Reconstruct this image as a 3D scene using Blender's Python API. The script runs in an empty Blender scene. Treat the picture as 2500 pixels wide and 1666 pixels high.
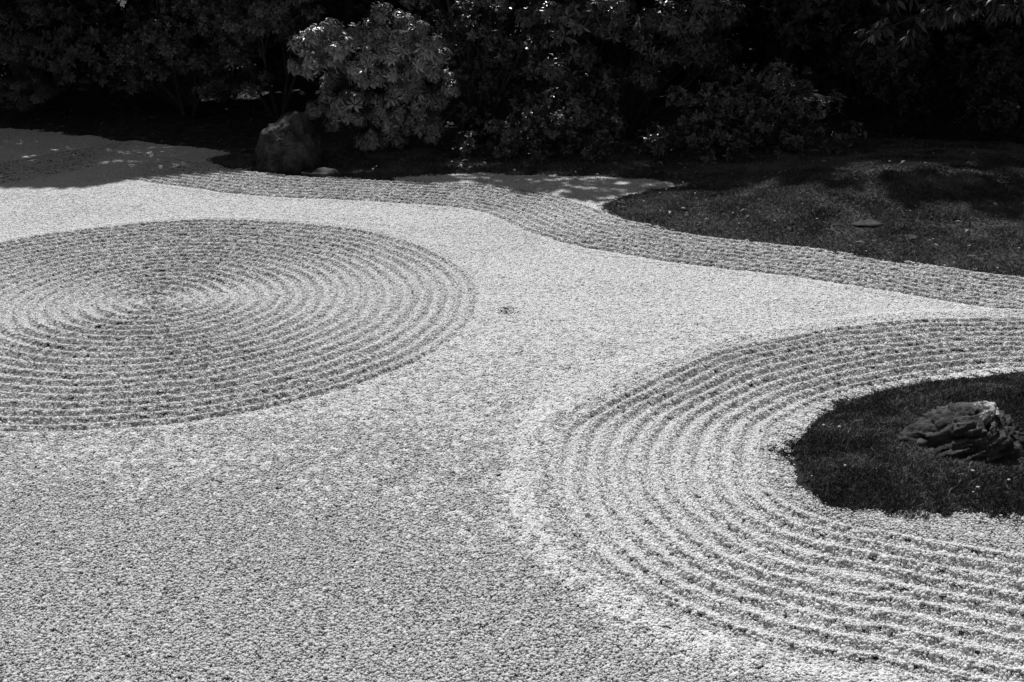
import bpy, bmesh, math, random
import numpy as np
from mathutils import Vector, Matrix

random.seed(7)
rng = np.random.default_rng(11)
scene = bpy.context.scene
C = scene.collection

# ------------------------------------------------------------------ camera
cam_d = bpy.data.cameras.new('camera')
cam_d.sensor_width = 36.0
cam_d.lens = 42.93
cam_d.clip_start = 0.05
cam_d.clip_end = 600.0
cam = bpy.data.objects.new('camera', cam_d)
C.objects.link(cam)
cam.location = (0, 0, 2.5)
cam.rotation_euler = (math.radians(90 - 19.745), 0, 0)
scene.camera = cam

# ------------------------------------------------------------------ light
SUN_EL = math.radians(56.0)
SUN_AZ = math.radians(12.0)          # to the left of straight ahead
SUNV = Vector((-math.sin(SUN_AZ) * math.cos(SUN_EL), math.cos(SUN_AZ) * math.cos(SUN_EL), math.sin(SUN_EL)))
world = bpy.data.worlds.new('World')
scene.world = world
world.use_nodes = True
wn = world.node_tree
wn.nodes.clear()
w_out = wn.nodes.new('ShaderNodeOutputWorld')
w_bg = wn.nodes.new('ShaderNodeBackground')
w_sky = wn.nodes.new('ShaderNodeTexSky')
w_sky.sky_type = 'NISHITA'
w_sky.sun_disc = False
w_sky.sun_elevation = SUN_EL
w_sky.sun_rotation = -SUN_AZ
w_sep = wn.nodes.new('ShaderNodeSeparateColor')     # black and white film behind a red filter: the sky's red light only
wn.links.new(w_sky.outputs[0], w_sep.inputs[0])
wn.links.new(w_sep.outputs[0], w_bg.inputs[0])
w_bg.inputs[1].default_value = 0.06
wn.links.new(w_bg.outputs[0], w_out.inputs[0])

sun_d = bpy.data.lights.new('sun', 'SUN')
sun_d.energy = 4.6
sun_d.angle = math.radians(0.53)
sun_d.color = (1, 1, 1)
sun = bpy.data.objects.new('sun', sun_d)
C.objects.link(sun)
sun.location = (-4, 18, 20)
sun.rotation_euler = SUNV.to_track_quat('Z', 'Y').to_euler()

scene.view_settings.view_transform = 'Standard'
scene.view_settings.look = 'None'
scene.view_settings.gamma = 1.0
scene.view_settings.exposure = 0.20
scene.view_settings.use_curve_mapping = False

# ------------------------------------------------------------------ numeric helpers
def make_noise2(seed):
    r = np.random.default_rng(seed)
    tab = r.random((256, 256))
    def f(x, y):
        x = np.asarray(x, float); y = np.asarray(y, float)
        xi = np.floor(x).astype(int); yi = np.floor(y).astype(int)
        fx = x - xi; fy = y - yi
        fx = fx * fx * (3 - 2 * fx); fy = fy * fy * (3 - 2 * fy)
        a = tab[xi & 255, yi & 255]; b = tab[(xi + 1) & 255, yi & 255]
        c = tab[xi & 255, (yi + 1) & 255]; d = tab[(xi + 1) & 255, (yi + 1) & 255]
        return (a * (1 - fx) + b * fx) * (1 - fy) + (c * (1 - fx) + d * fx) * fy * 1.0
    return f

def make_noise3(seed):
    r = np.random.default_rng(seed)
    tab = r.random((64, 64, 64))
    def f(p):
        i = np.floor(p).astype(int)
        t = p - i
        t = t * t * (3 - 2 * t)
        out = 0
        for dx in (0, 1):
            for dy in (0, 1):
                for dz in (0, 1):
                    w = (t[:, 0] if dx else 1 - t[:, 0]) * (t[:, 1] if dy else 1 - t[:, 1]) * (t[:, 2] if dz else 1 - t[:, 2])
                    out = out + w * tab[(i[:, 0] + dx) & 63, (i[:, 1] + dy) & 63, (i[:, 2] + dz) & 63]
        return out
    return f

N1 = make_noise2(1); N2 = make_noise2(2); N3 = make_noise2(3); N4 = make_noise2(4)
V1 = make_noise3(5); V2 = make_noise3(6)

def smooth(a, b, x):
    t = np.clip((np.asarray(x, float) - a) / (b - a), 0, 1)
    return t * t * (3 - 2 * t)

def chaikin(pts, closed, n=2):
    p = np.array(pts, float)
    for _ in range(n):
        q = np.roll(p, -1, 0) if closed else p[1:]
        s = p if closed else p[:-1]
        new = np.empty((len(s) * 2, 2))
        new[0::2] = s * 0.75 + q * 0.25
        new[1::2] = s * 0.25 + q * 0.75
        if not closed:
            new = np.vstack([p[:1], new, p[-1:]])
        p = new
    return p

def dist_poly(x, y, poly, closed):
    a = poly if closed else poly[:-1]
    b = np.roll(poly, -1, 0) if closed else poly[1:]
    best = np.full(x.shape, 1e9)
    for i in range(len(a)):
        ax, ay = a[i]; bx, by = b[i]
        dx, dy = bx - ax, by - ay
        l2 = dx * dx + dy * dy + 1e-12
        t = np.clip(((x - ax) * dx + (y - ay) * dy) / l2, 0, 1)
        d = (x - ax - t * dx) ** 2 + (y - ay - t * dy) ** 2
        np.minimum(best, d, out=best)
    return np.sqrt(best)

def inside(x, y, poly):
    a = poly; b = np.roll(poly, -1, 0)
    c = np.zeros(x.shape, bool)
    for i in range(len(a)):
        ax, ay = a[i]; bx, by = b[i]
        cond = ((ay > y) != (by > y))
        xs = (bx - ax) * (y - ay) / ((by - ay) if by != ay else 1e-12) + ax
        c ^= cond & (x < xs)
    return c

def sdist(x, y, poly):                    # positive outside the outline
    d = dist_poly(x, y, poly, True)
    return np.where(inside(x, y, poly), -d, d)

# ------------------------------------------------------------------ plan of the garden (metres)
COURT = chaikin([(-9, -3), (9, -3), (9, 6.2), (5, 7.6), (3.62, 8.28), (2.8, 8.66), (2.22, 9.09), (1.33, 9.48), (0.95, 9.9),
                 (0.76, 10.42), (0.9, 10.72), (1.15, 10.92), (1.42, 11.12), (1.55, 11.33), (1.25, 11.55), (0.6, 11.70), (-0.3, 11.86),
                 (-0.8, 11.8), (-1.1, 11.55), (-1.28, 11.5), (-1.75, 11.62), (-2.46, 11.86), (-2.68, 11.93), (-2.95, 12.2), (-3.14, 12.55),
                 (-2.95, 12.85), (-3.16, 13.04), (-3.7, 13.29), (-4.44, 13.55), (-5.16, 14.1), (-6.07, 14.48), (-9, 15.2)], True, 2)
ISLAND = chaikin([(2.89, 6.43), (2.46, 6.3), (2.23, 6.23), (1.9, 6.07), (1.64, 5.86), (1.44, 5.58), (1.33, 5.32), (1.29, 5.04), (1.35, 4.84), (1.49, 4.76),
                  (1.66, 4.77), (1.94, 4.76), (2.22, 4.71), (2.6, 4.7), (3.1, 4.78), (3.5, 5.1), (3.65, 5.7), (3.35, 6.3)], True, 2)
RINGSRC = chaikin([(2.89, 6.43), (2.46, 6.3), (2.23, 6.23), (1.9, 6.07), (1.64, 5.86), (1.44, 5.58), (1.33, 5.32), (1.29, 5.04), (1.35, 4.84), (1.49, 4.74),
                   (1.66, 4.69), (1.94, 4.58), (2.22, 4.46), (2.6, 4.30), (3.1, 4.2), (3.8, 4.5), (4.2, 5.5), (3.6, 6.4)], True, 2)
BANDLOW = chaikin([(7.0, 5.6), (5.0, 6.6), (3.31, 7.5), (2.95, 7.68), (2.2, 8.17), (1.64, 8.44), (1.04, 8.72), (0.58, 9.02), (0.19, 9.41),
                   (-0.1, 9.98), (-0.36, 10.36), (-1.07, 10.61), (-2.26, 10.78), (-3.16, 11.23), (-3.65, 11.51), (-4.5, 12.15)], False, 2)
CIRC = (-2.38, 7.77); CIRC_R = 2.17

def ridge(t):
    u = 0.5 + 0.5 * np.cos(2 * np.pi * t)
    return u ** 1.5 - 0.42

def gravel_height(x, y, raked=False):
    x = np.asarray(x, float); y = np.asarray(y, float)
    h = (N1(x * 2.1, y * 2.6) - 0.5) * 0.010 + (N2(x * 7, y * 11) - 0.5) * 0.004 + (N4(x * 23, y * 23) - 0.5) * 0.0014
    wob = (N3(x * 3, y * 3) - 0.5) * 0.030 + (N1(x * 11 + 50, y * 11) - 0.5) * 0.007
    amp = 0.85 + 0.3 * N2(x * 1.7 + 9, y * 1.7)
    # concentric rings on the left
    r = np.hypot(x - CIRC[0], y - CIRC[1]) + wob
    m = smooth(CIRC_R + 0.01, CIRC_R - 0.06, r)
    rk = m
    h = h + m * amp * 0.027 * ridge(r / 0.1033 + 0.5)
    h = h + 0.009 * np.exp(-((r - CIRC_R - 0.05) / 0.05) ** 2)
    # rings round the mossy island
    near = (x > -1.2) & (y < 8.2) & (y > 2)
    d = np.full(x.shape, 9.0)
    d[near] = sdist(x[near], y[near], RINGSRC)
    d = d * (1 + 0.17 * smooth(5.6, 6.3, y)) + wob * 1.4
    m = smooth(1.17, 1.09, d) * smooth(0.09, 0.20, d)
    rk = np.maximum(rk, m)
    h = h + m * amp * 0.026 * ridge((d - 0.17) / 0.1045)
    h = h + 0.016 * np.exp(-((d - 1.25) / 0.07) ** 2) + 0.010 * np.exp(-((d - 0.07) / 0.07) ** 2)
    # raked band along the mound and the back edge
    nb = (y > 5.0) & (y < 13.2)
    db = np.full(x.shape, 9.0)
    db[nb] = dist_poly(x[nb], y[nb], BANDLOW, False)
    poly = np.vstack([BANDLOW, [(-4.5, 30), (7, 30)]])
    ins = np.zeros(x.shape, bool)
    ins[nb] = inside(x[nb], y[nb], poly)
    db = np.where(ins, db, -db) + wob
    m = smooth(0.0, 0.05, db) * smooth(0.93, 0.86, db) * smooth(-4.2, -3.2, x)
    rk = np.maximum(rk, m)
    if raked:
        return rk
    h = h + m * amp * 0.028 * ridge(db / 0.104 + 0.5)
    h = h + 0.008 * np.exp(-((db + 0.05) / 0.05) ** 2) * smooth(-4.2, -3.2, x)
    # older raking in the shaded corner, running off to the left
    s = (x + 4.7) * 0.80 - (y - 12.25) * 0.60
    m = smooth(-4.0, -4.5, x) * smooth(0.50, 0.42, np.abs(s)) * smooth(11.2, 11.5, y)
    h = h + m * 0.036 * ridge(s / 0.12)
    # a small scuff and a shallow dip
    h = h - 0.045 * np.exp(-(((x + 0.03) / 0.060) ** 2 + ((y - 7.52) / 0.038) ** 2)) + 0.012 * np.exp(-(((x + 0.03) / 0.07) ** 2 + ((y - 7.60) / 0.03) ** 2))
    h = h - 0.012 * np.exp(-(((x + 0.12) / 0.16) ** 2 + ((y - 8.72) / 0.14) ** 2))
    return h

def court_sd(x, y):
    return sdist(np.asarray(x, float), np.asarray(y, float), COURT)

def bed_height(x, y, sd):
    up = 1 - np.exp(-np.clip(sd, 0, None) / 0.9)
    mound = np.exp(-(((x - 3.3) / 2.2) ** 2 + ((y - 11.0) / 1.5) ** 2))
    h = 0.06 * up + 0.22 * up * mound + 0.02 * np.clip(y - 14, 0, None)
    h = h + (N1(x * 1.6 + 31, y * 1.6) - 0.5) * 0.08 * up + (N2(x * 6, y * 6 + 7) - 0.5) * 0.03 * up
    return np.where(sd > 0, h, np.clip(sd * 1.2, -0.06, 0))

def island_height(x, y, sd):              # sd negative inside
    up = 1 - np.exp(np.clip(sd, None, 0) / 0.22)
    h = 0.085 * up + (N1(x * 4, y * 4) - 0.5) * 0.03 * up
    return np.where(sd < 0, h, np.clip(-sd * 1.2, -0.06, 0))

# ------------------------------------------------------------------ materials
def new_mat(name):
    m = bpy.data.materials.new(name)
    m.use_nodes = True
    nt = m.node_tree
    return m, nt, nt.nodes['Principled BSDF']

def ramp(nt, fac, stops):
    r = nt.nodes.new('ShaderNodeValToRGB')
    e = r.color_ramp.elements
    while len(e) < len(stops):
        e.new(0.5)
    for k, (p, v) in enumerate(stops):
        e[k].position = p
        e[k].color = (v, v, v, 1)
    nt.links.new(fac, r.inputs[0])
    return r.outputs[0]

def noise(nt, scale, detail=4, rough=0.55, coords='Object'):
    tc = nt.nodes.new('ShaderNodeTexCoord')
    n = nt.nodes.new('ShaderNodeTexNoise')
    n.inputs['Scale'].default_value = scale
    n.inputs['Detail'].default_value = detail
    n.inputs['Roughness'].default_value = rough
    nt.links.new(tc.outputs[coords], n.inputs['Vector'])
    return n.outputs[0]

def bump(nt, fac, strength, dist, bsdf):
    b = nt.nodes.new('ShaderNodeBump')
    b.inputs['Strength'].default_value = strength
    b.inputs['Distance'].default_value = dist
    nt.links.new(fac, b.inputs['Height'])
    nt.links.new(b.outputs[0], bsdf.inputs['Normal'])

def tone_mat(name, lo, hi, rough, spec=0.3):
    """colour from the 'tone' value each stone, blade or leaf carries"""
    m, nt, b = new_mat(name)
    a = nt.nodes.new('ShaderNodeAttribute')
    a.attribute_name = 'tone'
    c = ramp(nt, a.outputs['Fac'], [(0.0, lo), (1.0, hi)])
    nt.links.new(c, b.inputs['Base Color'])
    b.inputs['Roughness'].default_value = rough
    b.inputs['Specular IOR Level'].default_value = spec
    return m

M_PEBBLE = tone_mat('white_granite_gravel', 0.10, 0.80, 0.85, 0.3)
M_MOSS = tone_mat('moss_blade', 0.03, 0.215, 0.9, 0.08)
M_LEAF = tone_mat('evergreen_leaf', 0.04, 0.13, 0.38, 0.5)
M_LEAFG = tone_mat('glossy_leaf', 0.04, 0.13, 0.30, 0.5)
M_LAWN = tone_mat('mound_moss_blade', 0.03, 0.30, 0.9, 0.08)
M_LEAFP = tone_mat('pale_leaf', 0.105, 0.26, 0.32, 0.5)
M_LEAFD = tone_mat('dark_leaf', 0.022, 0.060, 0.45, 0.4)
M_LITTER = tone_mat('dry_leaf', 0.04, 0.22, 0.7, 0.3)

def mat_grit():
    m, nt, b = new_mat('gravel_grit')
    nt.links.new(ramp(nt, noise(nt, 160, 3), [(0.35, 0.10), (0.7, 0.32)]), b.inputs['Base Color'])
    b.inputs['Roughness'].default_value = 0.95
    bump(nt, noise(nt, 110, 3), 0.8, 0.01, b)
    return m

def mat_soil():
    m, nt, b = new_mat('dark_soil')
    nt.links.new(ramp(nt, noise(nt, 9, 6), [(0.35, 0.022), (0.7, 0.075)]), b.inputs['Base Color'])
    b.inputs['Roughness'].default_value = 0.95
    b.inputs['Specular IOR Level'].default_value = 0.15
    bump(nt, noise(nt, 60, 5), 0.9, 0.02, b)
    return m

def mat_moss_ground():
    m, nt, b = new_mat('moss_carpet')
    nt.links.new(ramp(nt, noise(nt, 14, 6), [(0.35, 0.018), (0.7, 0.050)]), b.inputs['Base Color'])
    b.inputs['Roughness'].default_value = 0.9
    b.inputs['Specular IOR Level'].default_value = 0.1
    bump(nt, noise(nt, 90, 5), 1.0, 0.02, b)
    return m

def mat_rock(name, dark, mid, lichen, amount, scale):
    m, nt, b = new_mat(name)
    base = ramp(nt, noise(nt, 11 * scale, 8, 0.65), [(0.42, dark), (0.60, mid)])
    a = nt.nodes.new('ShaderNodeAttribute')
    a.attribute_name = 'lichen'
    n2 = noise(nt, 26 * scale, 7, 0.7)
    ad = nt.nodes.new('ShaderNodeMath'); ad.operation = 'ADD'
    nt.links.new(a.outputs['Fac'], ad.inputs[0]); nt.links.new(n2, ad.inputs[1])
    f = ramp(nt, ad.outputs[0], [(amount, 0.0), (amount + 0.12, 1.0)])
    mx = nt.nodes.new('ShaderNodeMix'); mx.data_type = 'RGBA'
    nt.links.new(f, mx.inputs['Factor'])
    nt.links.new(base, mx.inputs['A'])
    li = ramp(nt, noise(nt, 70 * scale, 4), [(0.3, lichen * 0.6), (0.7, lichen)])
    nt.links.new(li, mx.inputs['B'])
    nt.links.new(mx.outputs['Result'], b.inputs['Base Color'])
    b.inputs['Roughness'].default_value = 0.78
    b.inputs['Specular IOR Level'].default_value = 0.3
    bump(nt, noise(nt, 55 * scale, 9, 0.7), 0.7, 0.012, b)
    return m

def mat_bark():
    m, nt, b = new_mat('bark')
    nt.links.new(ramp(nt, noise(nt, 20, 6), [(0.3, 0.015), (0.7, 0.05)]), b.inputs['Base Color'])
    b.inputs['Roughness'].default_value = 0.9
    bump(nt, noise(nt, 45, 6), 0.8, 0.01, b)
    return m

M_GRIT = mat_grit(); M_SOIL = mat_soil(); M_MOSSG = mat_moss_ground(); M_BARK = mat_bark()
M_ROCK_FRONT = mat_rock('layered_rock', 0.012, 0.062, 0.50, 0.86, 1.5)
M_ROCK_BACK = mat_rock('grey_rock', 0.009, 0.042, 0.11, 1.0, 0.6)

# ------------------------------------------------------------------ mesh helpers
def mesh_np(name, verts, faces, mat, tone=None, smooth_sh=False):
    me = bpy.data.meshes.new(name)
    verts = np.asarray(verts, np.float32); faces = np.asarray(faces, np.int32)
    n, k = faces.shape
    me.vertices.add(len(verts)); me.vertices.foreach_set('co', verts.ravel())
    me.loops.add(n * k); me.loops.foreach_set('vertex_index', faces.ravel())
    me.polygons.add(n)
    me.polygons.foreach_set('loop_start', np.arange(n, dtype=np.int32) * k)
    me.polygons.foreach_set('loop_total', np.full(n, k, np.int32))
    if smooth_sh:
        me.polygons.foreach_set('use_smooth', np.ones(n, bool))
    me.update(calc_edges=True)
    if tone is not None:
        at = me.attributes.new('tone', 'FLOAT', 'POINT')
        at.data.foreach_set('value', np.asarray(tone, np.float32))
    me.materials.append(mat)
    return me

def put(name, me, parent=None, loc=(0, 0, 0)):
    o = bpy.data.objects.new(name, me)
    C.objects.link(o)
    o.parent = parent
    o.location = loc
    return o

def tag(o, label=None, cat=None, group=None, kind=None):
    if label: o['label'] = label
    if cat: o['category'] = cat
    if group: o['group'] = group
    if kind: o['kind'] = kind
    return o

def empty(name, loc):
    o = bpy.data.objects.new(name, None)
    C.objects.link(o)
    o.location = loc
    o.empty_display_size = 0.2
    return o

def grid_mesh(name, x0, x1, y0, y1, step, zf, mat):
    nx = int((x1 - x0) / step) + 1; ny = int((y1 - y0) / step) + 1
    X, Y = np.meshgrid(np.linspace(x0, x1, nx), np.linspace(y0, y1, ny))
    Z = zf(X.ravel(), Y.ravel())
    i = np.arange(nx * ny).reshape(ny, nx)
    f = np.stack([i[:-1, :-1].ravel(), i[:-1, 1:].ravel(), i[1:, 1:].ravel(), i[1:, :-1].ravel()], 1)
    return mesh_np(name, np.stack([X.ravel(), Y.ravel(), Z], 1), f, mat, smooth_sh=True)

def eul_from(n, spin):
    """euler angles that stand local z on n after a spin about z"""
    n = n / np.linalg.norm(n, axis=1, keepdims=True)
    ref = np.where(np.abs(n[:, :1]) < 0.9, np.array([[1.0, 0, 0]]), np.array([[0, 1.0, 0]]))
    t = ref - n * np.sum(ref * n, 1, keepdims=True)
    t /= np.linalg.norm(t, axis=1, keepdims=True)
    b = np.cross(n, t)
    c, s = np.cos(spin)[:, None], np.sin(spin)[:, None]
    xa = t * c + b * s
    ya = np.cross(n, xa)
    ry = -np.arcsin(np.clip(xa[:, 2], -1, 1))
    rx = np.arctan2(ya[:, 2], n[:, 2])
    rz = np.arctan2(xa[:, 1], xa[:, 0])
    return np.stack([rx, ry, rz], 1)

def scatter(name, pts, rot, scl, vid, variants, mat):
    """one object whose geometry nodes stand a small variant mesh on every point"""
    col = bpy.data.collections.new(name + '_variants')
    for k, me in enumerate(variants):
        o = bpy.data.objects.new('%s_piece_%02d' % (name, k), me)
        col.objects.link(o)
    me = bpy.data.meshes.new(name)
    me.vertices.add(len(pts)); me.vertices.foreach_set('co', np.asarray(pts, np.float32).ravel())
    for nm, ty, arr, key in (('rot', 'FLOAT_VECTOR', rot, 'vector'), ('scl', 'FLOAT', scl, 'value'), ('vid', 'INT', vid, 'value')):
        at = me.attributes.new(nm, ty, 'POINT')
        at.data.foreach_set(key, np.asarray(arr, np.int32 if ty == 'INT' else np.float32).ravel())
    me.materials.append(mat)
    ob = put(name, me)
    ng = bpy.data.node_groups.new(name + '_scatter', 'GeometryNodeTree')
    ng.interface.new_socket('Geometry', in_out='INPUT', socket_type='NodeSocketGeometry')
    ng.interface.new_socket('Geometry', in_out='OUTPUT', socket_type='NodeSocketGeometry')
    N = ng.nodes; L = ng.links
    gi = N.new('NodeGroupInput'); go = N.new('NodeGroupOutput')
    ci = N.new('GeometryNodeCollectionInfo')
    ci.inputs['Collection'].default_value = col
    ci.inputs['Separate Children'].default_value = True
    ci.inputs['Reset Children'].default_value = True
    ip = N.new('GeometryNodeInstanceOnPoints')
    ip.inputs['Pick Instance'].default_value = True
    def attr(nm, ty):
        a = N.new('GeometryNodeInputNamedAttribute'); a.data_type = ty
        a.inputs['Name'].default_value = nm
        return a.outputs['Attribute']
    er = N.new('FunctionNodeEulerToRotation')
    L.new(attr('rot', 'FLOAT_VECTOR'), er.inputs[0])
    L.new(gi.outputs[0], ip.inputs['Points'])
    L.new(ci.outputs[0], ip.inputs['Instance'])
    L.new(attr('vid', 'INT'), ip.inputs['Instance Index'])
    L.new(er.outputs[0], ip.inputs['Rotation'])
    L.new(attr('scl', 'FLOAT'), ip.inputs['Scale'])
    L.new(ip.outputs[0], go.inputs[0])
    md = ob.modifiers.new('scatter', 'NODES')
    md.node_group = ng
    return ob

def tube_np(path, radii, sides=8):
    P = np.asarray(path, float); n = len(P)
    T = np.gradient(P, axis=0); T /= np.linalg.norm(T, axis=1, keepdims=True) + 1e-9
    ref = np.array([0.3, 0.9, 0.1])
    vs = []
    for k in range(n):
        a = np.cross(T[k], ref); a /= np.linalg.norm(a) + 1e-9
        b = np.cross(T[k], a)
        ang = np.arange(sides) * 2 * np.pi / sides
        vs.append(P[k] + radii[k] * (np.cos(ang)[:, None] * a + np.sin(ang)[:, None] * b))
    V = np.vstack(vs)
    F = []
    for k in range(n - 1):
        for s in range(sides):
            F.append((k * sides + s, k * sides + (s + 1) % sides, (k + 1) * sides + (s + 1) % sides, (k + 1) * sides + s))
    return V, np.array(F)

def join_np(parts):
    vs, fs, off = [], [], 0
    for v, f in parts:
        vs.append(v); fs.append(f + off); off += len(v)
    return np.vstack(vs), np.vstack(fs)

# ================================================================== the setting
ground = put('ground', mesh_np('ground', [(-300, -300, -0.12), (300, -300, -0.12), (300, 300, -0.12), (-300, 300, -0.12)], [(0, 1, 2, 3)], M_SOIL))
tag(ground, kind='structure')

def z_court(x, y):
    return gravel_height(x, y) - 0.0065 - 0.05 * smooth(0.0, 0.25, court_sd(x, y))
court = put('gravel_court', grid_mesh('gravel_court', -8.0, 8.0, 1.6, 15.2, 0.030, z_court, M_GRIT))
tag(court, kind='structure')

def z_bed(x, y):
    return bed_height(x, y, court_sd(x, y))
bed = put('planting_bed', grid_mesh('planting_bed', -14, 14, 6.5, 24, 0.07, z_bed, M_SOIL))
tag(bed, kind='structure')

def z_island(x, y):
    return island_height(x, y, sdist(x, y, ISLAND))
isl = put('moss_island', grid_mesh('moss_island', 1.1, 3.9, 4.5, 6.7, 0.025, z_island, M_MOSSG))
tag(isl, kind='structure')

# ------------------------------------------------------------------ gravel: little heaps of crushed stones
def icosa():
    bm = bmesh.new(); bmesh.ops.create_icosphere(bm, subdivisions=1, radius=1.0)
    v = np.array([x.co[:] for x in bm.verts]); f = np.array([[x.index for x in p.verts] for p in bm.faces]); bm.free()
    return v, f
ICO_V, ICO_F = icosa()

def pebble_clump(seed, loose, n=None):
    r = np.random.default_rng(seed)
    n = n or (24 if loose else 30)
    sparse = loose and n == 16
    vs, ts, fs, off = [], [], [], 0
    for k in range(n):
        a = r.random() * 0.9 + k * 2.399; d = 0.0190 * math.sqrt((k + 0.4) / n)
        size = (0.0042 if loose else 0.0039) * math.exp(r.normal(0, 0.30))
        sc = size * np.array([1.25, 0.95, 0.8 if loose else 0.6]) * (1 + r.normal(0, 0.12, 3))
        v = ICO_V * (1 + r.normal(0, 0.17 if loose else 0.11, (12, 1))) * sc
        ax = Vector(r.normal(0, 1, 3)).normalized()
        R = np.array(Matrix.Rotation(r.random() * (1.0 if loose else 0.35), 3, ax) @ Matrix.Rotation(r.random() * 6.283, 3, 'Z'))
        v = v @ R.T + np.array([math.cos(a) * d, math.sin(a) * d, r.normal(-0.0006, 0.0024 if sparse else 0.0016 if loose else 0.0008)])
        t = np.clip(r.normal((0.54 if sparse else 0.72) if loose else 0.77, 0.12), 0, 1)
        if r.random() < 0.05: t = r.random() * 0.35
        vs.append(v); ts += [t] * 12; fs.append(ICO_F + off); off += 12
    return mesh_np('pebble_clump', np.vstack(vs), np.vstack(fs), M_PEBBLE, ts)

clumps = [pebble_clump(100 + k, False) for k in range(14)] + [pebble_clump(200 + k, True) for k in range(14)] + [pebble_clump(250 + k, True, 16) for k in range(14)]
STEP = 0.0245
gx, gy = np.meshgrid(np.arange(-7.2, 7.2, STEP), np.arange(2.6, 15.0, STEP))
gx = gx.ravel() + rng.uniform(-0.36, 0.36, gx.size) * STEP
gy = gy.ravel() + rng.uniform(-0.36, 0.36, gy.size) * STEP
extra = rng.random(gx.size) < np.where(gy < 7.5, 1.0, 0.8)
ex, ey = gx[extra] + rng.uniform(-.5, .5, extra.sum()) * STEP, gy[extra] + rng.uniform(-.5, .5, extra.sum()) * STEP
exk = (np.abs(ex) < 1.2 + 0.45 * ey) & (ey < 13.3)
ex, ey = ex[exk], ey[exk]
exk = gravel_height(ex, ey, True) > 0.4
n_first = gx.size
gx = np.concatenate([gx, ex[exk]]); gy = np.concatenate([gy, ey[exk]])
small = np.arange(gx.size) >= n_first
half = 1.2 + 0.45 * gy                       # a step wider than the photograph on both sides
m = np.abs(gx) < half
gx, gy, small = gx[m], gy[m], small[m]
sdc = court_sd(gx, gy) + (N2(gx * 6, gy * 6) - 0.5) * np.where(gy > 10.6, 0.22, 0.07) + rng.normal(0, 0.016, gx.size)
nearI = (np.abs(gx - 2.5) < 1.6) & (np.abs(gy - 5.6) < 1.3)
sdi = np.full(gx.shape, 9.0)
sdi[nearI] = sdist(gx[nearI], gy[nearI], ISLAND)
sdi = sdi + (N2(gx * 8 + 3, gy * 8) - 0.5) * 0.16 + rng.normal(0, 0.034, gx.size)
m = (sdc < 0) & (sdi > 0)
gx, gy, small = gx[m], gy[m], small[m]
gz = gravel_height(gx, gy)
e = 0.008
gnx = -(gravel_height(gx + e, gy) - gz) / e
gny = -(gravel_height(gx, gy + e) - gz) / e
nrm = np.stack([gnx, gny, np.ones_like(gnx)], 1)
nrm[:, :2] = np.clip(nrm[:, :2], -0.9, 0.9)
rot = eul_from(nrm, rng.random(gx.size) * 6.283)
scl = rng.uniform(0.85, 1.2, gx.size) * np.where(small, 0.85, 1.0)
rake = gravel_height(gx, gy, True)
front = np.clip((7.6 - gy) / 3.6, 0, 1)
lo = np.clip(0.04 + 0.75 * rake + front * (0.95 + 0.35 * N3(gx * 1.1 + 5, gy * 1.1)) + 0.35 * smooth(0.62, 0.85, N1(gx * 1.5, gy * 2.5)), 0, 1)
dI = np.full(gx.shape, 9.0)
nI = (gx > -1.2) & (gy < 7.0)
dI[nI] = sdist(gx[nI], gy[nI], RINGSRC)
lo = lo * (1 - 0.85 * np.exp(-((dI - 1.28) / 0.09) ** 2))       # the smoothed strip outside the rings
loose = rng.random(gx.size) < lo
gz = gz + rng.normal(0, 1, gx.size) * np.where(loose, 0.0005, 0.0002)
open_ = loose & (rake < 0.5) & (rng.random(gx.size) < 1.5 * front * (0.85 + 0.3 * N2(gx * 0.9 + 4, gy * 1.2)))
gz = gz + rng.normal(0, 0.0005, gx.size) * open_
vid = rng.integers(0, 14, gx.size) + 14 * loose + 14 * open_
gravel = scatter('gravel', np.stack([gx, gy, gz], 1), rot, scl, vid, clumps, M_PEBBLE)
tag(gravel, 'pale crushed gravel raked into rings, arcs and bands', 'gravel', kind='stuff')
print('gravel clumps', gx.size)

# ------------------------------------------------------------------ moss
def moss_tuft(seed, mat, light, n=22, h=0.016, w=0.0026, spread=0.013):
    r = np.random.default_rng(seed)
    V, F, T = [], [], []
    for k in range(n):
        a = r.random() * 6.283; d = spread * math.sqrt(r.random())
        b = np.array([math.cos(a) * d, math.sin(a) * d, -0.004])
        lean = np.array([r.normal(0, 0.38), r.normal(0, 0.38), 1.0]) * h * r.uniform(0.6, 1.3)
        s = r.random() * 6.283
        sv = np.array([math.cos(s), math.sin(s), 0]) * w * 0.5 * r.uniform(0.7, 1.4)
        i = len(V)
        V += [b - sv, b + sv, b + lean * 0.55 + sv * 0.9, b + lean * 0.55 - sv * 0.9, b + lean + np.array([r.normal(0, .004), r.normal(0, .004), 0])]
        F += [(i, i + 1, i + 2), (i, i + 2, i + 3), (i + 3, i + 2, i + 4)]
        T += [np.clip(r.normal(light, 0.2), 0, 1)] * 5
    return mesh_np('moss_tuft', V, F, mat, T)
tufts_isle = [moss_tuft(300 + k, M_MOSS, 0.12 + 0.07 * k) for k in range(10)]
tufts_mound = [moss_tuft(320 + k, M_LAWN, 0.12 + 0.07 * k) for k in range(10)]

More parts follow.
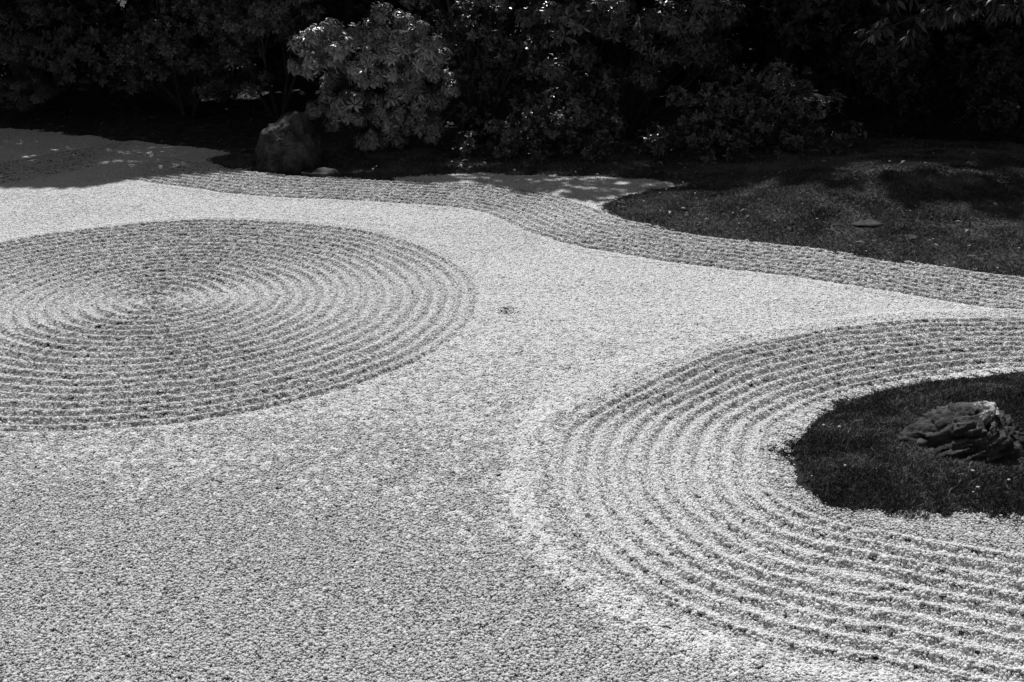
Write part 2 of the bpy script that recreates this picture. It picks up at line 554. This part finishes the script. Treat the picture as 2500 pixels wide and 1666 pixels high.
def moss_cover(name, x0, x1, y0, y1, step, keep, zf, smin, smax, tufts, label):
    x, y = np.meshgrid(np.arange(x0, x1, step), np.arange(y0, y1, step))
    x = x.ravel() + rng.uniform(-.6, .6, x.size) * step; y = y.ravel() + rng.uniform(-.6, .6, y.size) * step
    m = keep(x, y); x, y = x[m], y[m]
    z = zf(x, y)
    n = np.stack([rng.normal(0, .18, x.size), rng.normal(0, .18, x.size), np.ones(x.size)], 1)
    patch = 0.55 + 0.9 * N3(x * 5, y * 5)
    o = scatter(name, np.stack([x, y, z], 1), eul_from(n, rng.random(x.size) * 6.283), rng.uniform(smin, smax, x.size) * patch,
                np.clip(np.round(N1(x * 4.3 + 2, y * 4.3) * 7 + N4(x * 15, y * 15) * 5 - 1.5 + rng.normal(0, 1.2, x.size)), 0, 9), tufts, M_MOSS)
    tag(o, label, 'moss', kind='stuff')
    print(name, x.size)
    return o

moss_cover('island_moss', 1.15, 3.75, 4.6, 6.6, 0.0145,
           lambda x, y: sdist(x, y, ISLAND) + (N2(x * 7, y * 7) - 0.5) * 0.15 + (N4(x * 24, y * 24) - 0.5) * 0.09 + rng.normal(0, .024, x.size) < 0.012,
           lambda x, y: np.maximum(z_island(x, y), -0.002), 0.8, 1.5, tufts_isle, 'dark short moss covering the island around the layered rock')
moss_cover('mound_moss', -3.6, 6.6, 6.9, 13.0, 0.027,
           lambda x, y: (court_sd(x, y) + (N2(x * 7, y * 7) - 0.5) * np.where(y > 10.6, 0.2, 0.10) + rng.normal(0, .02, x.size) > 0.0) & (np.abs(x) < 0.6 + 0.46 * y),
           lambda x, y: np.maximum(z_bed(x, y), -0.002), 0.9, 1.6, tufts_mound, 'dark moss covering the mound and the bed behind the gravel')

# a few pale stones strewn over the moss, too many and too small to count
def strewn():
    n = 345
    x = np.concatenate([rng.uniform(0.8, 5.5, 300), rng.uniform(1.3, 3.3, 45)])
    y = np.concatenate([rng.uniform(8.2, 11.8, 300), rng.uniform(4.7, 6.4, 45)])
    a = court_sd(x, y); b = sdist(x, y, ISLAND)
    ok = np.where(np.arange(n) < 300, (a > 0.02) & (rng.random(n) < np.exp(-a / 0.7)), (b < -0.01) & (rng.random(n) < 0.25 + np.exp(b / 0.08)))
    x, y, a, b = x[ok], y[ok], a[ok], b[ok]
    z = np.where(b < 0, island_height(x, y, b), bed_height(x, y, a)) + 0.022
    V, F, T = [], [], []
    off = 0
    for i in range(len(x)):
        v = ICO_V * (1 + rng.normal(0, .15, (12, 1))) * 0.0058 * rng.uniform(.7, 1.4) * np.array([1.2, 1, .7])
        V.append(v + np.array([x[i], y[i], z[i]])); F.append(ICO_F + off); T += [rng.uniform(.5, .9)] * 12; off += 12
    return mesh_np('strewn_pebbles', np.vstack(V), np.vstack(F), M_PEBBLE, T)
tag(put('strewn_pebbles', strewn()), 'stray pale pebbles lying on the dark moss', 'pebbles', kind='stuff')

# ------------------------------------------------------------------ rocks
def rock_mesh(name, planes, sub, sharp, mat, disp, lichen):
    bm = bmesh.new(); bmesh.ops.create_icosphere(bm, subdivisions=sub, radius=1.0)
    p = np.array([v.co[:] for v in bm.verts]); f = np.array([[v.index for v in q.verts] for q in bm.faces]); bm.free()
    acc = np.zeros(len(p))
    for n, d in planes:
        n = np.array(n, float); n /= np.linalg.norm(n)
        acc += np.maximum(p @ n / d, 0) ** sharp
    P = p * (acc ** (-1.0 / sharp))[:, None]
    P = disp(P, p)
    me = mesh_np(name, P, f, mat)
    at = me.attributes.new('lichen', 'FLOAT', 'POINT')
    at.data.foreach_set('value', lichen(P).astype(np.float32))
    return me

def fbm3(P, s, oct=4):
    out = 0; a = 1; tot = 0
    for k in range(oct):
        out = out + a * (V1(P * s * 2 ** k + 17.3 * k) - 0.5); tot += a; a *= 0.5
    return out / tot

LAYER = np.array([-0.46, 0.02, 0.89]); LAYER /= np.linalg.norm(LAYER)
def rnd(i, j, k):
    t = np.sin(i * 12.9898 + j * 78.233 + k * 37.719) * 43758.5453
    return t - np.floor(t)
T1 = np.cross(LAYER, [0, 1, 0]); T1 /= np.linalg.norm(T1); T2 = np.cross(LAYER, T1)
def disp_front(P, p):
    """slabs split into blocks, each standing a little proud of or behind its neighbours"""
    w = fbm3(P, 7.0, 4); w2 = fbm3(P + 3, 9.0, 4)
    d = fbm3(P, 10, 5) * 0.035
    for (fs, fa, amp, crk) in ((28, 2.6, 0.050, 0.018), (64, 6, 0.028, 0.012), (140, 14, 0.012, 0.006)):
        s = P @ LAYER * fs + w * 0.075 * fs
        k = np.floor(s); fr = s - k
        a = P @ T1 * fa + w2 * 2.0 + rnd(k, 1.0, fs) * 5; b = P @ T2 * fa + w * 2.0 + rnd(k, 2.0, fs) * 5
        i = np.floor(a); j = np.floor(b)
        d = d + (rnd(i, j, k) - 0.5) * amp
        e = np.minimum(fr, 1 - fr) / fs
        ea = np.minimum(a - i, 1 - (a - i)) / fa
        d = d - crk * np.exp(-(e / (0.10 / fs)) ** 2) - crk * 0.6 * np.exp(-(ea / (0.06 / fa)) ** 2)
    return P + p * np.array([1, 1, 0.7]) * d[:, None]

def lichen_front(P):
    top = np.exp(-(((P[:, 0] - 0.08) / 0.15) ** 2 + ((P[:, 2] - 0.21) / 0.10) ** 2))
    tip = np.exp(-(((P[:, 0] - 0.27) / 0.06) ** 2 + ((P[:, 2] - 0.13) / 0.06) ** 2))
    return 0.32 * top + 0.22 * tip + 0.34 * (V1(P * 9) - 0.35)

FRONT_PLANES = [((-0.50, -0.30, 0.80), 0.150), ((-0.20, -0.86, 0.42), 0.185), ((0.30, -0.93, 0.10), 0.20), ((0.05, 0.50, 0.86), 0.20), ((0.66, -0.25, 0.70), 0.195),
                ((0.97, 0.05, 0.20), 0.27), ((-0.97, 0.1, 0.1), 0.30), ((-0.5, 0.8, 0.3), 0.22), ((0.5, 0.85, 0.1), 0.22), ((0, 0, -1), 0.16), ((-0.75, -0.6, 0.1), 0.28), ((0.8, -0.55, 0.1), 0.27)]
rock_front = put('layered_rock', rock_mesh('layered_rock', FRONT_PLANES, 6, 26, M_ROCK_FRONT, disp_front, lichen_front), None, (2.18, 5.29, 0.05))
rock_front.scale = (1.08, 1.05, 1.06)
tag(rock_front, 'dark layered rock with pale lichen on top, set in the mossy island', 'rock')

def disp_back(P, p):
    d = fbm3(P, 5, 5) * 0.10 + fbm3(P + 9, 13, 5) * 0.085
    s = P[:, 2] * 30 + P[:, 0] * 8 + fbm3(P, 6, 3) * 4
    low = np.exp(-(((P[:, 2] - 0.17) / 0.16) ** 2))
    d = d - np.abs((s % 1) - 0.5) * 0.014 * low
    return P + p * d[:, None]
def lichen_back(P):
    return 0.25 * np.clip(P[:, 2] / 0.55, 0, 1) + 0.4 * (V2(P * 6) - 0.3)
BACK_PLANES = [((-0.12, -0.90, 0.42), 0.245), ((1.0, -0.15, 0.12), 0.29), ((-1.0, -0.1, 0.12), 0.335), ((-0.545, -0.1, 0.839), 0.335), ((0.82, -0.05, 0.57), 0.335), ((0.2, 0.95, 0.3), 0.28),
               ((-0.5, 0.8, 0.3), 0.28), ((0, 0, -1), 0.2), ((-0.75, -0.62, 0.25), 0.27), ((0.70, -0.70, 0.1), 0.31)]
rock_back = put('pointed_rock', rock_mesh('pointed_rock', BACK_PLANES, 6, 30, M_ROCK_BACK, disp_back, lichen_back), None, (-2.2, 12.02, 0.12))
tag(rock_back, 'tall pointed grey rock at the back edge of the gravel', 'rock')

def small_stone(seed, sx, sy, sz):
    r = np.random.default_rng(seed)
    pl = [(tuple(r.normal(0, 1, 3) * np.array([1, 1, .6])), r.uniform(0.85, 1.05)) for _ in range(14)] + [((0.1, -0.1, 1), 0.8), ((0, 0, -1), .8), ((1, 0, 0), 1), ((-1, 0, 0), 1), ((0, 1, 0), 1), ((0, -1, 0), 1)]
    def dsp(P, p):
        P = P * np.array([sx, sy, sz])
        return P + p * (fbm3(P + seed, 9, 4) * 0.075)[:, None]
    return rock_mesh('stone', pl, 4, 16, M_ROCK_BACK, dsp, lambda P: 0.25 * V2(P * 12))
tag(put('low_stone', small_stone(3, 0.19, 0.12, 0.07), None, (-1.84, 11.70, 0.005)), 'low flat grey stone at the foot of the pointed rock', 'stone')
def on_bed(x, y):
    xa, ya = np.array([x]), np.array([y])
    return float(z_bed(xa, ya)[0])
for (sx, sy, sz, x, y, lab) in ((0.13, 0.08, 0.022, 2.86, 9.50, 'long flat stone bedded in the moss mound, the larger of two'),
                                (0.06, 0.05, 0.018, 3.10, 9.18, 'small flat stone bedded in the moss mound, the lower of two')):
    fs = put('flat_stone', small_stone(int(sx * 100), sx, sy, sz), None, (x, y, on_bed(x, y) + 0.004))
    fs.rotation_euler = (math.atan((on_bed(x, y + .08) - on_bed(x, y - .08)) / .16), -math.atan((on_bed(x + .08, y) - on_bed(x - .08, y)) / .16), 0.2)
    tag(fs, lab, 'stone')

# ================================================================== shrubs and trees
COT = 1 / math.tan(SUN_EL)
EDGE_X = [-12, -6, -4.75, -4.13, -3.89, -3.65, -3.17, -2.52, -2.1, -1.75, -1.27, -0.88, -0.48, -0.19, 0.09, 0.48, 0.74, 1.2, 1.5, 2.0, 2.6, 3.2, 3.8, 4.6, 5.5, 12]
EDGE_Y = [10.9, 11.1, 11.13, 11.10, 11.23, 11.51, 11.61, 11.85, 11.60, 11.46, 11.42, 11.25, 11.4, 11.2, 10.82, 10.62, 10.55, 10.7, 10.75, 10.5, 10.3, 9.9, 9.5, 9.2, 9.0, 8.6]
def shaded(x, y, z):
    """where a leaf cluster's shadow lands, and whether the canopy is closed there"""
    gxx = x + math.sin(SUN_AZ) * COT * z
    gyy = y - math.cos(SUN_AZ) * COT * z
    edge = np.interp(gxx, EDGE_X, EDGE_Y)
    keep = gyy > edge + 0.10
    dn = N1(gxx * 5.0 + 13, gyy * 6.5); fl = N1(gxx * 6.5 + 3, gyy * 12)
    alcove = (gxx > -0.3) & (gxx < 2.4) & (gyy > 10.75) & (gyy < 11.55)
    keep &= ~(alcove & (fl > 0.66))
    mound = (gxx > 1.2) & (gyy < 9.8 + gxx * 0.42) & (gyy < edge + 1.6)
    keep &= ~(mound & (N2(gxx * 2.2, gyy * 2.2) > 0.50))
    keep |= (gxx > 3.2) & (gxx < 5.2) & (gyy > 9.8) & (gyy < 10.5)
    bush = (gxx > -2.0) & (gxx < 0.2) & (gyy > 11.7) & (gyy < 12.4)
    keep &= ~(bush & (N3(gxx * 2.7 + 3, gyy * 3.2) > 0.44))
    glade = (gxx > -1.3) & (gxx < 0.3) & (gyy > 13.75) & (gyy < 14.5)
    keep &= ~(glade & (dn > 0.35))
    glints = (gxx > 0.2) & (gxx < 2.6) & (gyy > 11.6) & (gyy < 13.2)
    keep &= ~(glints & (N3(gxx * 7 + 3, gyy * 7) > 0.70))
    return keep

def leaf_arrays(P, A, N, L, W, fold=0.18, droop=0.15):
    A = A / np.linalg.norm(A, axis=1, keepdims=True)
    S = np.cross(A, N); S /= np.linalg.norm(S, axis=1, keepdims=True) + 1e-9
    Nn = np.cross(S, A)
    L = L[:, None]; W = W[:, None]
    v0 = P
    vl = P + A * L * 0.52 - S * W * 0.5 + Nn * W * fold
    vm = P + A * L * 0.50
    vr = P + A * L * 0.52 + S * W * 0.5 + Nn * W * fold
    vt = P + A * L - Nn * L * droop
    n = len(P)
    V = np.stack([v0, vl, vm, vr, vt], 1).reshape(-1, 3)
    b = (np.arange(n) * 5)[:, None]
    F = np.concatenate([b + np.array([[0, 2, 1]]), b + np.array([[0, 3, 2]]), b + np.array([[1, 2, 4]]), b + np.array([[2, 3, 4]])], 1).reshape(-1, 3)
    return V, F

def whorl_leaves(P, axis, nl, L, W, open_ang, r):
    """nl leaves round each axis; returns leaf base, direction, normal, length, width"""
    n = len(P)
    axis = axis / np.linalg.norm(axis, axis=1, keepdims=True)
    ref = np.where(np.abs(axis[:, 2:3]) < 0.9, np.array([[0, 0, 1.0]]), np.array([[1.0, 0, 0]]))
    t = np.cross(axis, ref); t /= np.linalg.norm(t, axis=1, keepdims=True)
    b = np.cross(axis, t)
    ph = (np.arange(nl) * 2.399)[None, :] + r.random((n, 1)) * 6.283 + r.normal(0, .25, (n, nl))
    op = open_ang + r.normal(0, 0.28, (n, nl))
    rad = np.cos(ph)[..., None] * t[:, None] + np.sin(ph)[..., None] * b[:, None]
    D = rad * np.sin(op)[..., None] + axis[:, None] * np.cos(op)[..., None]
    Nn = axis[:, None] * np.sin(op)[..., None] - rad * np.cos(op)[..., None]
    base = P[:, None] + axis[:, None] * (r.uniform(-0.25, 0.1, (n, nl)) * np.broadcast_to(L, (n,))[:, None])[..., None] + D * 0.004
    L = np.broadcast_to(L, (n,))[:, None]; W = np.broadcast_to(W, (n,))[:, None]
    wsz = r.uniform(0.65, 1.25, (n, 1))
    ll = L * wsz * r.uniform(0.7, 1.15, (n, nl)); ww = W * wsz * r.uniform(0.75, 1.25, (n, nl))
    return base.reshape(-1, 3), D.reshape(-1, 3), Nn.reshape(-1, 3), ll.ravel(), ww.ravel()

def crown_points(blobs, dens, r, shell=0.55):
    P, A = [], []
    for (cx, cy, cz, rx, ry, rz) in blobs:
        area = 4 * math.pi * ((rx * ry) ** 1.6 / 3 + (rx * rz) ** 1.6 / 3 + (ry * rz) ** 1.6 / 3) ** (1 / 1.6)
        n = max(4, int(area * dens))
        d = r.normal(0, 1, (n, 3)); d /= np.linalg.norm(d, axis=1, keepdims=True)
        rad = r.uniform(shell, 1.06, n) + 0.22 * (V2(d * 2.1 + np.array([cx, cy, cz])) - 0.5) * 2
        p = np.array([cx, cy, cz]) + d * rad[:, None] * np.array([rx, ry, rz])
        P.append(p); A.append(d + np.array([0, 0, 0.55]))
    return np.vstack(P), np.vstack(A)

def tiers(blobs, r, n, size, flat=0.5):
    """break each lobe into many small overhanging pads of foliage"""
    out = []
    for (cx, cy, cz, rx, ry, rz) in blobs:
        m = max(3, int(n * (rx * rz) / 0.1))
        for k in range(m):
            d = r.normal(0, 1, 3); d /= np.linalg.norm(d)
            if d[1] > 0.5: d[1] = -d[1]
            q = r.uniform(0.55, 1.0)
            sz = size * r.uniform(0.7, 1.3)
            out.append((cx + d[0] * rx * q, cy + d[1] * ry * q, cz + d[2] * rz * q, sz, sz, sz * flat))
    return out

def leaf_mesh(P, A, nl, L, W, open_ang, mat, r, droop=0.15, tone=0.5):
    b, D, Nn, ll, ww = whorl_leaves(P, A, nl, L, W, open_ang, r)
    V, F = leaf_arrays(b, D, Nn, ll, ww, droop=droop)
    t = np.clip(r.normal(tone, 0.22, len(b)), 0, 1)
    return mesh_np('crown', V, F, mat, np.repeat(t, 5))

def branch_mesh(base, blobs, r0, r):
    parts = []
    base = np.array(base, float)
    for (cx, cy, cz, rx, ry, rz) in blobs:
        if cz > 1.6 and not shaded(np.array([cx]), np.array([cy - 0.5]), np.array([cz]))[0]:
            continue
        end = np.array([cx, cy, cz])
        start = base + np.array([r.normal(0, .03), r.normal(0, .03), -0.05])
        mid = start * 0.55 + end * 0.45 + np.array([r.normal(0, .08), r.normal(0, .06), r.normal(0.0, .05)])
        t = np.linspace(0, 1, 8)[:, None]
        path = (1 - t) ** 2 * start + 2 * t * (1 - t) * mid + t * t * end
        parts.append(tube_np(path, np.linspace(r0, r0 * 0.3, 8), 7))
        for k in range(4):
            d = r.normal(0, 1, 3); d[2] = abs(d[2]) * .6; d /= np.linalg.norm(d)
            e2 = end + d * np.array([rx, ry, rz]) * 0.85
            if e2[2] > 1.6 and not shaded(e2[0:1], e2[1:2] - 0.3, e2[2:3])[0]:
                continue
            s2 = path[int(r.integers(3, 7))]
            t3 = np.linspace(0, 1, 5)[:, None]
            m2 = (s2 + e2) / 2 + r.normal(0, .05, 3)
            parts.append(tube_np((1 - t3) ** 2 * s2 + 2 * t3 * (1 - t3) * m2 + t3 * t3 * e2, np.linspace(r0 * .3, r0 * .1, 5), 5))
    return join_np(parts)

def plant(name, base, blobs, dens, nl, L, W, open_ang, mat, label, cat, seed, r0=0.03, group=None, droop=0.15, cull=1.6, tone=0.5, singles=0, shell=0.55, pads=None, thin=False):
    r = np.random.default_rng(seed)
    root = empty(name, base)
    bl = np.array(base, float)
    V, F = branch_mesh(base, blobs, r0, r)
    put('trunk', mesh_np('trunk', V - bl, F, M_BARK, smooth_sh=True), root)
    if pads:
        P, A = crown_points(tiers(blobs, r, *pads), dens, r, 0.7)
    else:
        P, A = crown_points(blobs, dens, r, shell)
    ok = P[:, 2] > z_bed(P[:, 0], P[:, 1]) + 0.02
    high = P[:, 2] > cull
    ok &= ~high | shaded(P[:, 0], P[:, 1], P[:, 2])
    P, A = P[ok], A[ok]
    if thin:
        keep = (P[:, 2] < 2.1) | (r.random(len(P)) < 0.23)
        P, A = P[keep], A[keep]
    if singles:
        # the whorls nearest the viewer are pieces of their own under the crown
        facing = (P - np.array([0, 0, 2.5])); dist = np.linalg.norm(facing, axis=1)
        order = np.argsort(dist + r.normal(0, 0.12, len(P)))
        pick, rest = order[:singles], order[singles:]
        crown = put('crown', leaf_mesh(P[rest] - bl, A[rest], nl, L, W, open_ang, mat, r, droop, tone), root)
        vs = []
        for k in range(8):
            vs.append(leaf_mesh(np.zeros((1, 3)), np.array([[0, 0, 1.0]]), nl, L, W, open_ang, mat, r, droop, tone))
        eu = eul_from(A[pick], r.random(len(pick)) * 6.283)
        for k, i in enumerate(pick):
            o = put('leaf_whorl', vs[k % 8], crown, tuple(P[i] - bl))
            o.rotation_euler = tuple(eu[k])
            s = r.uniform(.85, 1.15); o.scale = (s, s, s)
    else:
        crown = put('crown', leaf_mesh(P - bl, A, nl, np.where(P[:, 2] < 2.1, 1.0, 1.75) * L if thin else L, W * (np.where(P[:, 2] < 2.1, 1.0, 1.9) if thin else 1.0), open_ang, mat, r, droop, tone), root)
    crown['kind'] = 'stuff'
    tag(root, label, cat, group)
    return root

def jig(lst, Y, dy, ry=0.8):
    """(x, z, rx, rz) lobes at depth Y, each a little nearer or farther"""
    out = []
    for k, (x, z, rx, rz) in enumerate(lst):
        out.append((x, Y + dy * math.sin(k * 2.1), z, rx, max(rx, rz) * ry, rz))
    return out

# the pale drooping bush beside the pointed rock
plant('andromeda_bush', (-1.15, 12.95, 0.05),
      jig([(-1.5, 1.1, .62, .30), (-2.04, 1.06, .30, .22), (-0.97, 1.01, .27, .25), (-1.23, 1.30, .34, .18), (-1.47, .72, .55, .26), (-1.85, .52, .26, .18), (-1.26, .45, .46, .19), (-0.85, .7, .27, .25), (-1.31, .23, .24, .10), (-0.83, .26, .22, .11)], 12.75, 0.12),
      150, 9, 0.074, 0.022, 1.75, M_LEAFP, 'pale bush with drooping whorled leaves beside the pointed rock', 'bush', 21, singles=260, droop=0.22, tone=0.6, pads=(22, 0.10, 0.85))
plant('dark_shrub', (-3.9, 14.9, 0.05),
      jig([(-3.95, .95, .80, .42), (-4.48, .75, .41, .30), (-3.47, .65, .41, .26), (-3.67, 1.25, .57, .31)], 14.6, .15), 135, 8, 0.062, 0.022, 1.15, M_LEAF, 'dark broad-leaved shrub left of the pointed rock, behind the shaded gravel', 'shrub', 22, pads=(7, 0.16, 0.6))
plant('fine_leaved_tree', (-6.1, 15.3, 0.1),
      jig([(-5.85, 1.0, .45, .42), (-5.5, 1.35, .34, .22), (-5.82, .45, .36, .28), (-6.5, 1.1, .5, .5)], 14.8, .12), 130, 11, 0.062, 0.012, 1.5, M_LEAF, 'fine-leaved tree with layered drooping sprays in the far left corner', 'tree', 23, droop=.3, pads=(8, 0.17, 0.35))
plant('leafy_shrub', (-2.75, 14.4, 0.05),
      jig([(-2.8, 1.25, .52, .33), (-2.98, .75, .27, .25), (-2.35, 1.45, .39, .22), (-2.3, 1.0, .3, .25)], 14.0, .12), 135, 8, 0.062, 0.022, 1.3, M_LEAF, 'leafy shrub rising behind the pointed rock', 'shrub', 24, pads=(8, 0.15, 0.5))
plant('camellia_tree', (-0.39, 13.45, 0.05),
      jig([(-0.22, 1.30, .55, .28), (-0.41, .8, .42, .34), (-0.55, .42, .30, .20), (0.11, 1.0, .30, .28), (0.0, 1.8, .6, .35), (-0.62, 1.2, .32, .25), (-0.72, .62, .24, .22), (0.3, .6, .36, .28), (-0.7, 1.65, .4, .3)], 13.4, .14), 105, 7, 0.062, 0.030, 1.1, M_LEAFG, 'glossy small-leaved tree with a slender dark trunk right of the pale bush', 'tree', 25, r0=.04, pads=(8, 0.14, 0.7))
plant('rhododendron', (1.3, 13.6, 0.1),
      jig([(0.7, 1.30, .50, .26), (1.39, 1.35, .55, .24), (1.94, 1.30, .42, .28), (2.18, .98, .24, .26), (1.59, .9, .33, .18), (0.57, .9, .36, .18), (1.13, .72, .36, .18)], 13.2, .15),
      100, 8, 0.088, 0.029, 1.4, M_LEAFG, 'large shrub with long leathery leaves in the middle of the back bed', 'shrub', 26, singles=240, pads=(8, 0.16, 0.55))
plant('low_box_shrub', (0.4, 12.85, 0.05),
      jig([(0.34, .36, .40, .25), (0.79, .32, .44, .22), (0.0, .28, .26, .18), (0.55, .55, .4, .2), (0.2, .14, .4, .16), (0.85, .14, .42, .15), (-0.2, .16, .3, .15)], 12.5, .12), 150, 8, 0.045, 0.021, 1.0, M_LEAFG, 'low small-leaved shrub below the large leathery-leaved shrub', 'shrub', 27, pads=(12, 0.12, 0.7))
plant('azalea', (2.5, 12.75, 0.1),
      jig([(2.0, .50, .48, .27), (2.53, .58, .52, .32), (3.05, .42, .40, .26), (2.37, .34, .52, .22), (2.74, .85, .36, .18), (2.0, .20, .45, .18), (2.7, .22, .5, .18), (1.5, .25, .4, .2)], 12.35, .12), 150, 7, 0.050, 0.023, 1.05, M_LEAFG, 'rounded azalea overhanging the top of the moss mound', 'shrub', 28, pads=(11, 0.13, 0.7))
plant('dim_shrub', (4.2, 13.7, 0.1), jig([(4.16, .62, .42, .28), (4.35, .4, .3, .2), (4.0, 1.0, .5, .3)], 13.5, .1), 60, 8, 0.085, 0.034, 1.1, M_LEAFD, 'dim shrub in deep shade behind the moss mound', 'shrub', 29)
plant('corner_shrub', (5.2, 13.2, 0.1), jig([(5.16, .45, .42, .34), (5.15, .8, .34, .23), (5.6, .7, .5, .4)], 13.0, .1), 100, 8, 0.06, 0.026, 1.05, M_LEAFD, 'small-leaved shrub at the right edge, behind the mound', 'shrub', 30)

# branch with long hanging leaves, reaching in from a tree outside the frame on the right
def hanging_tree():
    r = np.random.default_rng(41)
    base = np.array([6.6, 11.6, 0.0])
    root = empty('overhanging_tree', tuple(base))
    trunk = tube_np([(0, 0, -.1), (0.05, .02, 1.0), (-.05, .05, 2.2), (0.1, 0, 3.6), (0, .1, 5)], [.13, .11, .09, .07, .04], 10)
    put('trunk', mesh_np('trunk', trunk[0], trunk[1], M_BARK, smooth_sh=True), root)
    tips = [((3.28, 10.95, 1.47), 9), ((3.5, 11.1, 1.53), 8), ((3.72, 10.9, 1.60), 9), ((3.98, 11.05, 1.66), 9), ((4.3, 10.9, 1.66), 9), ((4.55, 11.1, 1.72), 8), ((3.35, 11.2, 1.72), 7), ((3.9, 11.2, 1.85), 8), ((4.4, 11.2, 1.9), 8), ((4.9, 11.0, 1.8), 8)]
    start = np.array([6.55, 11.65, 2.3])
    parts = []
    hubs = []
    for (tp, n) in tips:
        e = np.array(tp)
        t = np.linspace(0, 1, 9)[:, None]
        midp = (start + e) / 2 + np.array([0, 0, .28])
        path = (1 - t) ** 2 * start + 2 * t * (1 - t) * midp + t * t * e
        parts.append(tube_np(path - base, np.linspace(.012, .004, 9), 6))
        for k in range(n * 3):
            q = path[int(r.integers(5, 9))] + r.normal(0, 1, 3) * np.array([.12, .10, .05])
            hubs.append(q)
    V, F = join_np(parts)
    br = put('branch', mesh_np('branch', V, F, M_BARK, smooth_sh=True), root)
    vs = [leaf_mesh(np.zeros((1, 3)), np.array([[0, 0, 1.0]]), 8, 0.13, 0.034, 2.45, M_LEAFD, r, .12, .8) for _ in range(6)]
    for k, q in enumerate(hubs):
        o = put('leaf_cluster', vs[k % 6], br, tuple(q - base))
        o.rotation_euler = (r.normal(0, .25), r.normal(0, .25), r.random() * 6.283)
        s = r.uniform(.8, 1.2); o.scale = (s, s, s)
    # its own crown above
    blobs = [(6.6, 12.2, 3.6, 1.5, 1.4, 1.0), (5.6, 12.6, 4.4, 1.4, 1.3, 1.0), (7.6, 12.8, 4.6, 1.6, 1.3, 1.1)]
    P, A = crown_points(blobs, 26, r)
    ok = shaded(P[:, 0], P[:, 1], P[:, 2])
    cr = put('crown', leaf_mesh(P[ok] - base, A[ok], 8, .15, .06, 1.3, M_LEAFD, r), root)
    cr['kind'] = 'stuff'
    tag(root, 'tree reaching in from the right with long hanging leaves on a low branch', 'tree')
hanging_tree()

# tall evergreens behind the shrubs; their crowns close over the bed and shade it
def tall_tree(x, y, h, seed, label, low):
    r = np.random.default_rng(seed)
    blobs = []
    for k in range(19):
        a = r.random() * 6.283; d = 1.5 * math.sqrt(r.random())
        z = low + (h + 1.8 - low) * (k + .5) / 19
        blobs.append((x + math.cos(a) * d, y + math.sin(a) * d * .9, z, r.uniform(.8, 1.25), r.uniform(.8, 1.2), r.uniform(.5, .8)))
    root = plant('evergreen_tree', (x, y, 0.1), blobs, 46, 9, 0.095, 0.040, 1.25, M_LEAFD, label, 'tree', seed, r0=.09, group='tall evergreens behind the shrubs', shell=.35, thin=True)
    return root
TT = [(-8.4, 15.8, 7.2, .9, 'tall dark evergreen at the far left, beyond the fine-leaved tree'),
      (-6.0, 16.1, 7.5, .7, 'tall evergreen standing behind the fine-leaved tree'),
      (-4.1, 15.7, 6.9, .8, 'tall evergreen standing behind the dark broad-leaved shrub'),
      (-2.2, 16.1, 7.3, .8, 'tall evergreen standing behind the leafy shrub and pointed rock'),
      (-0.4, 15.8, 6.7, .9, 'tall evergreen standing behind the pale bush and glossy tree'),
      (1.5, 15.7, 7.1, .8, 'tall evergreen standing behind the large leathery-leaved shrub'),
      (3.3, 15.5, 7.1, .8, 'tall evergreen standing behind the azalea'),
      (5.0, 15.1, 7.3, .7, 'tall evergreen standing behind the dim shrub'),
      (6.9, 14.7, 7.3, .7, 'tall evergreen at the far right, behind the corner shrub'),
      (8.8, 14.1, 7.2, .8, 'tall evergreen beyond the right edge of the bed')]
TT += [(-9.5, 19.6, 7.0, 1.6, 'tall evergreen of the second row, far left'), (-6.6, 20.0, 7.2, 1.6, 'tall evergreen of the second row, second from the left'),
       (-3.6, 19.8, 7.0, 1.6, 'tall evergreen of the second row, third from the left'), (-0.6, 20.0, 7.3, 1.6, 'tall evergreen of the second row, in the middle'),
       (2.4, 19.8, 7.0, 1.6, 'tall evergreen of the second row, right of the middle'), (5.4, 19.4, 7.2, 1.6, 'tall evergreen of the second row, second from the right'),
       (8.4, 18.8, 7.0, 1.6, 'tall evergreen of the second row, far right')]
for k, (x, y, h, low, lab) in enumerate(TT):
    tall_tree(x, y, h, 60 + k, lab, low)

# a clipped dark hedge closes the garden behind the trees
def hedge():
    r = np.random.default_rng(90)
    base = (0, 18.4, 0.1)
    blobs = [(-13 + 1.05 * k + r.normal(0, .1), 18.2 + r.normal(0, .2), 1.0 + r.normal(0, .1), .9, .7, 1.15) for k in range(26)]
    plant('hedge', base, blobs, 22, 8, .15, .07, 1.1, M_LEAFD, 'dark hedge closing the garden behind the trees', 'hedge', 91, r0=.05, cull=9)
hedge()

# leaf litter under the shrubs
def litter():
    r = np.random.default_rng(95)
    n = 2600
    x = r.uniform(-7, 7, n); y = r.uniform(8.6, 15.5, n)
    sd = court_sd(x, y)
    ok = (sd > 0.05) & (r.random(n) < np.where(y > 11.6, 1.0, 0.12))
    x, y, sd = x[ok], y[ok], sd[ok]
    z = bed_height(x, y, sd) + 0.03
    a = r.random(len(x)) * 6.283
    A = np.stack([np.cos(a), np.sin(a), r.normal(0, .15, len(x))], 1)
    Nn = np.stack([r.normal(0, .2, len(x)), r.normal(0, .2, len(x)), np.ones(len(x))], 1)
    V, F = leaf_arrays(np.stack([x, y, z], 1), A, Nn, r.uniform(.05, .1, len(x)), r.uniform(.02, .035, len(x)))
    return mesh_np('leaf_litter', V, F, M_LITTER, np.repeat(r.random(len(x)), 5))
tag(put('leaf_litter', litter()), 'dry fallen leaves strewn under the shrubs', 'leaves', kind='stuff')
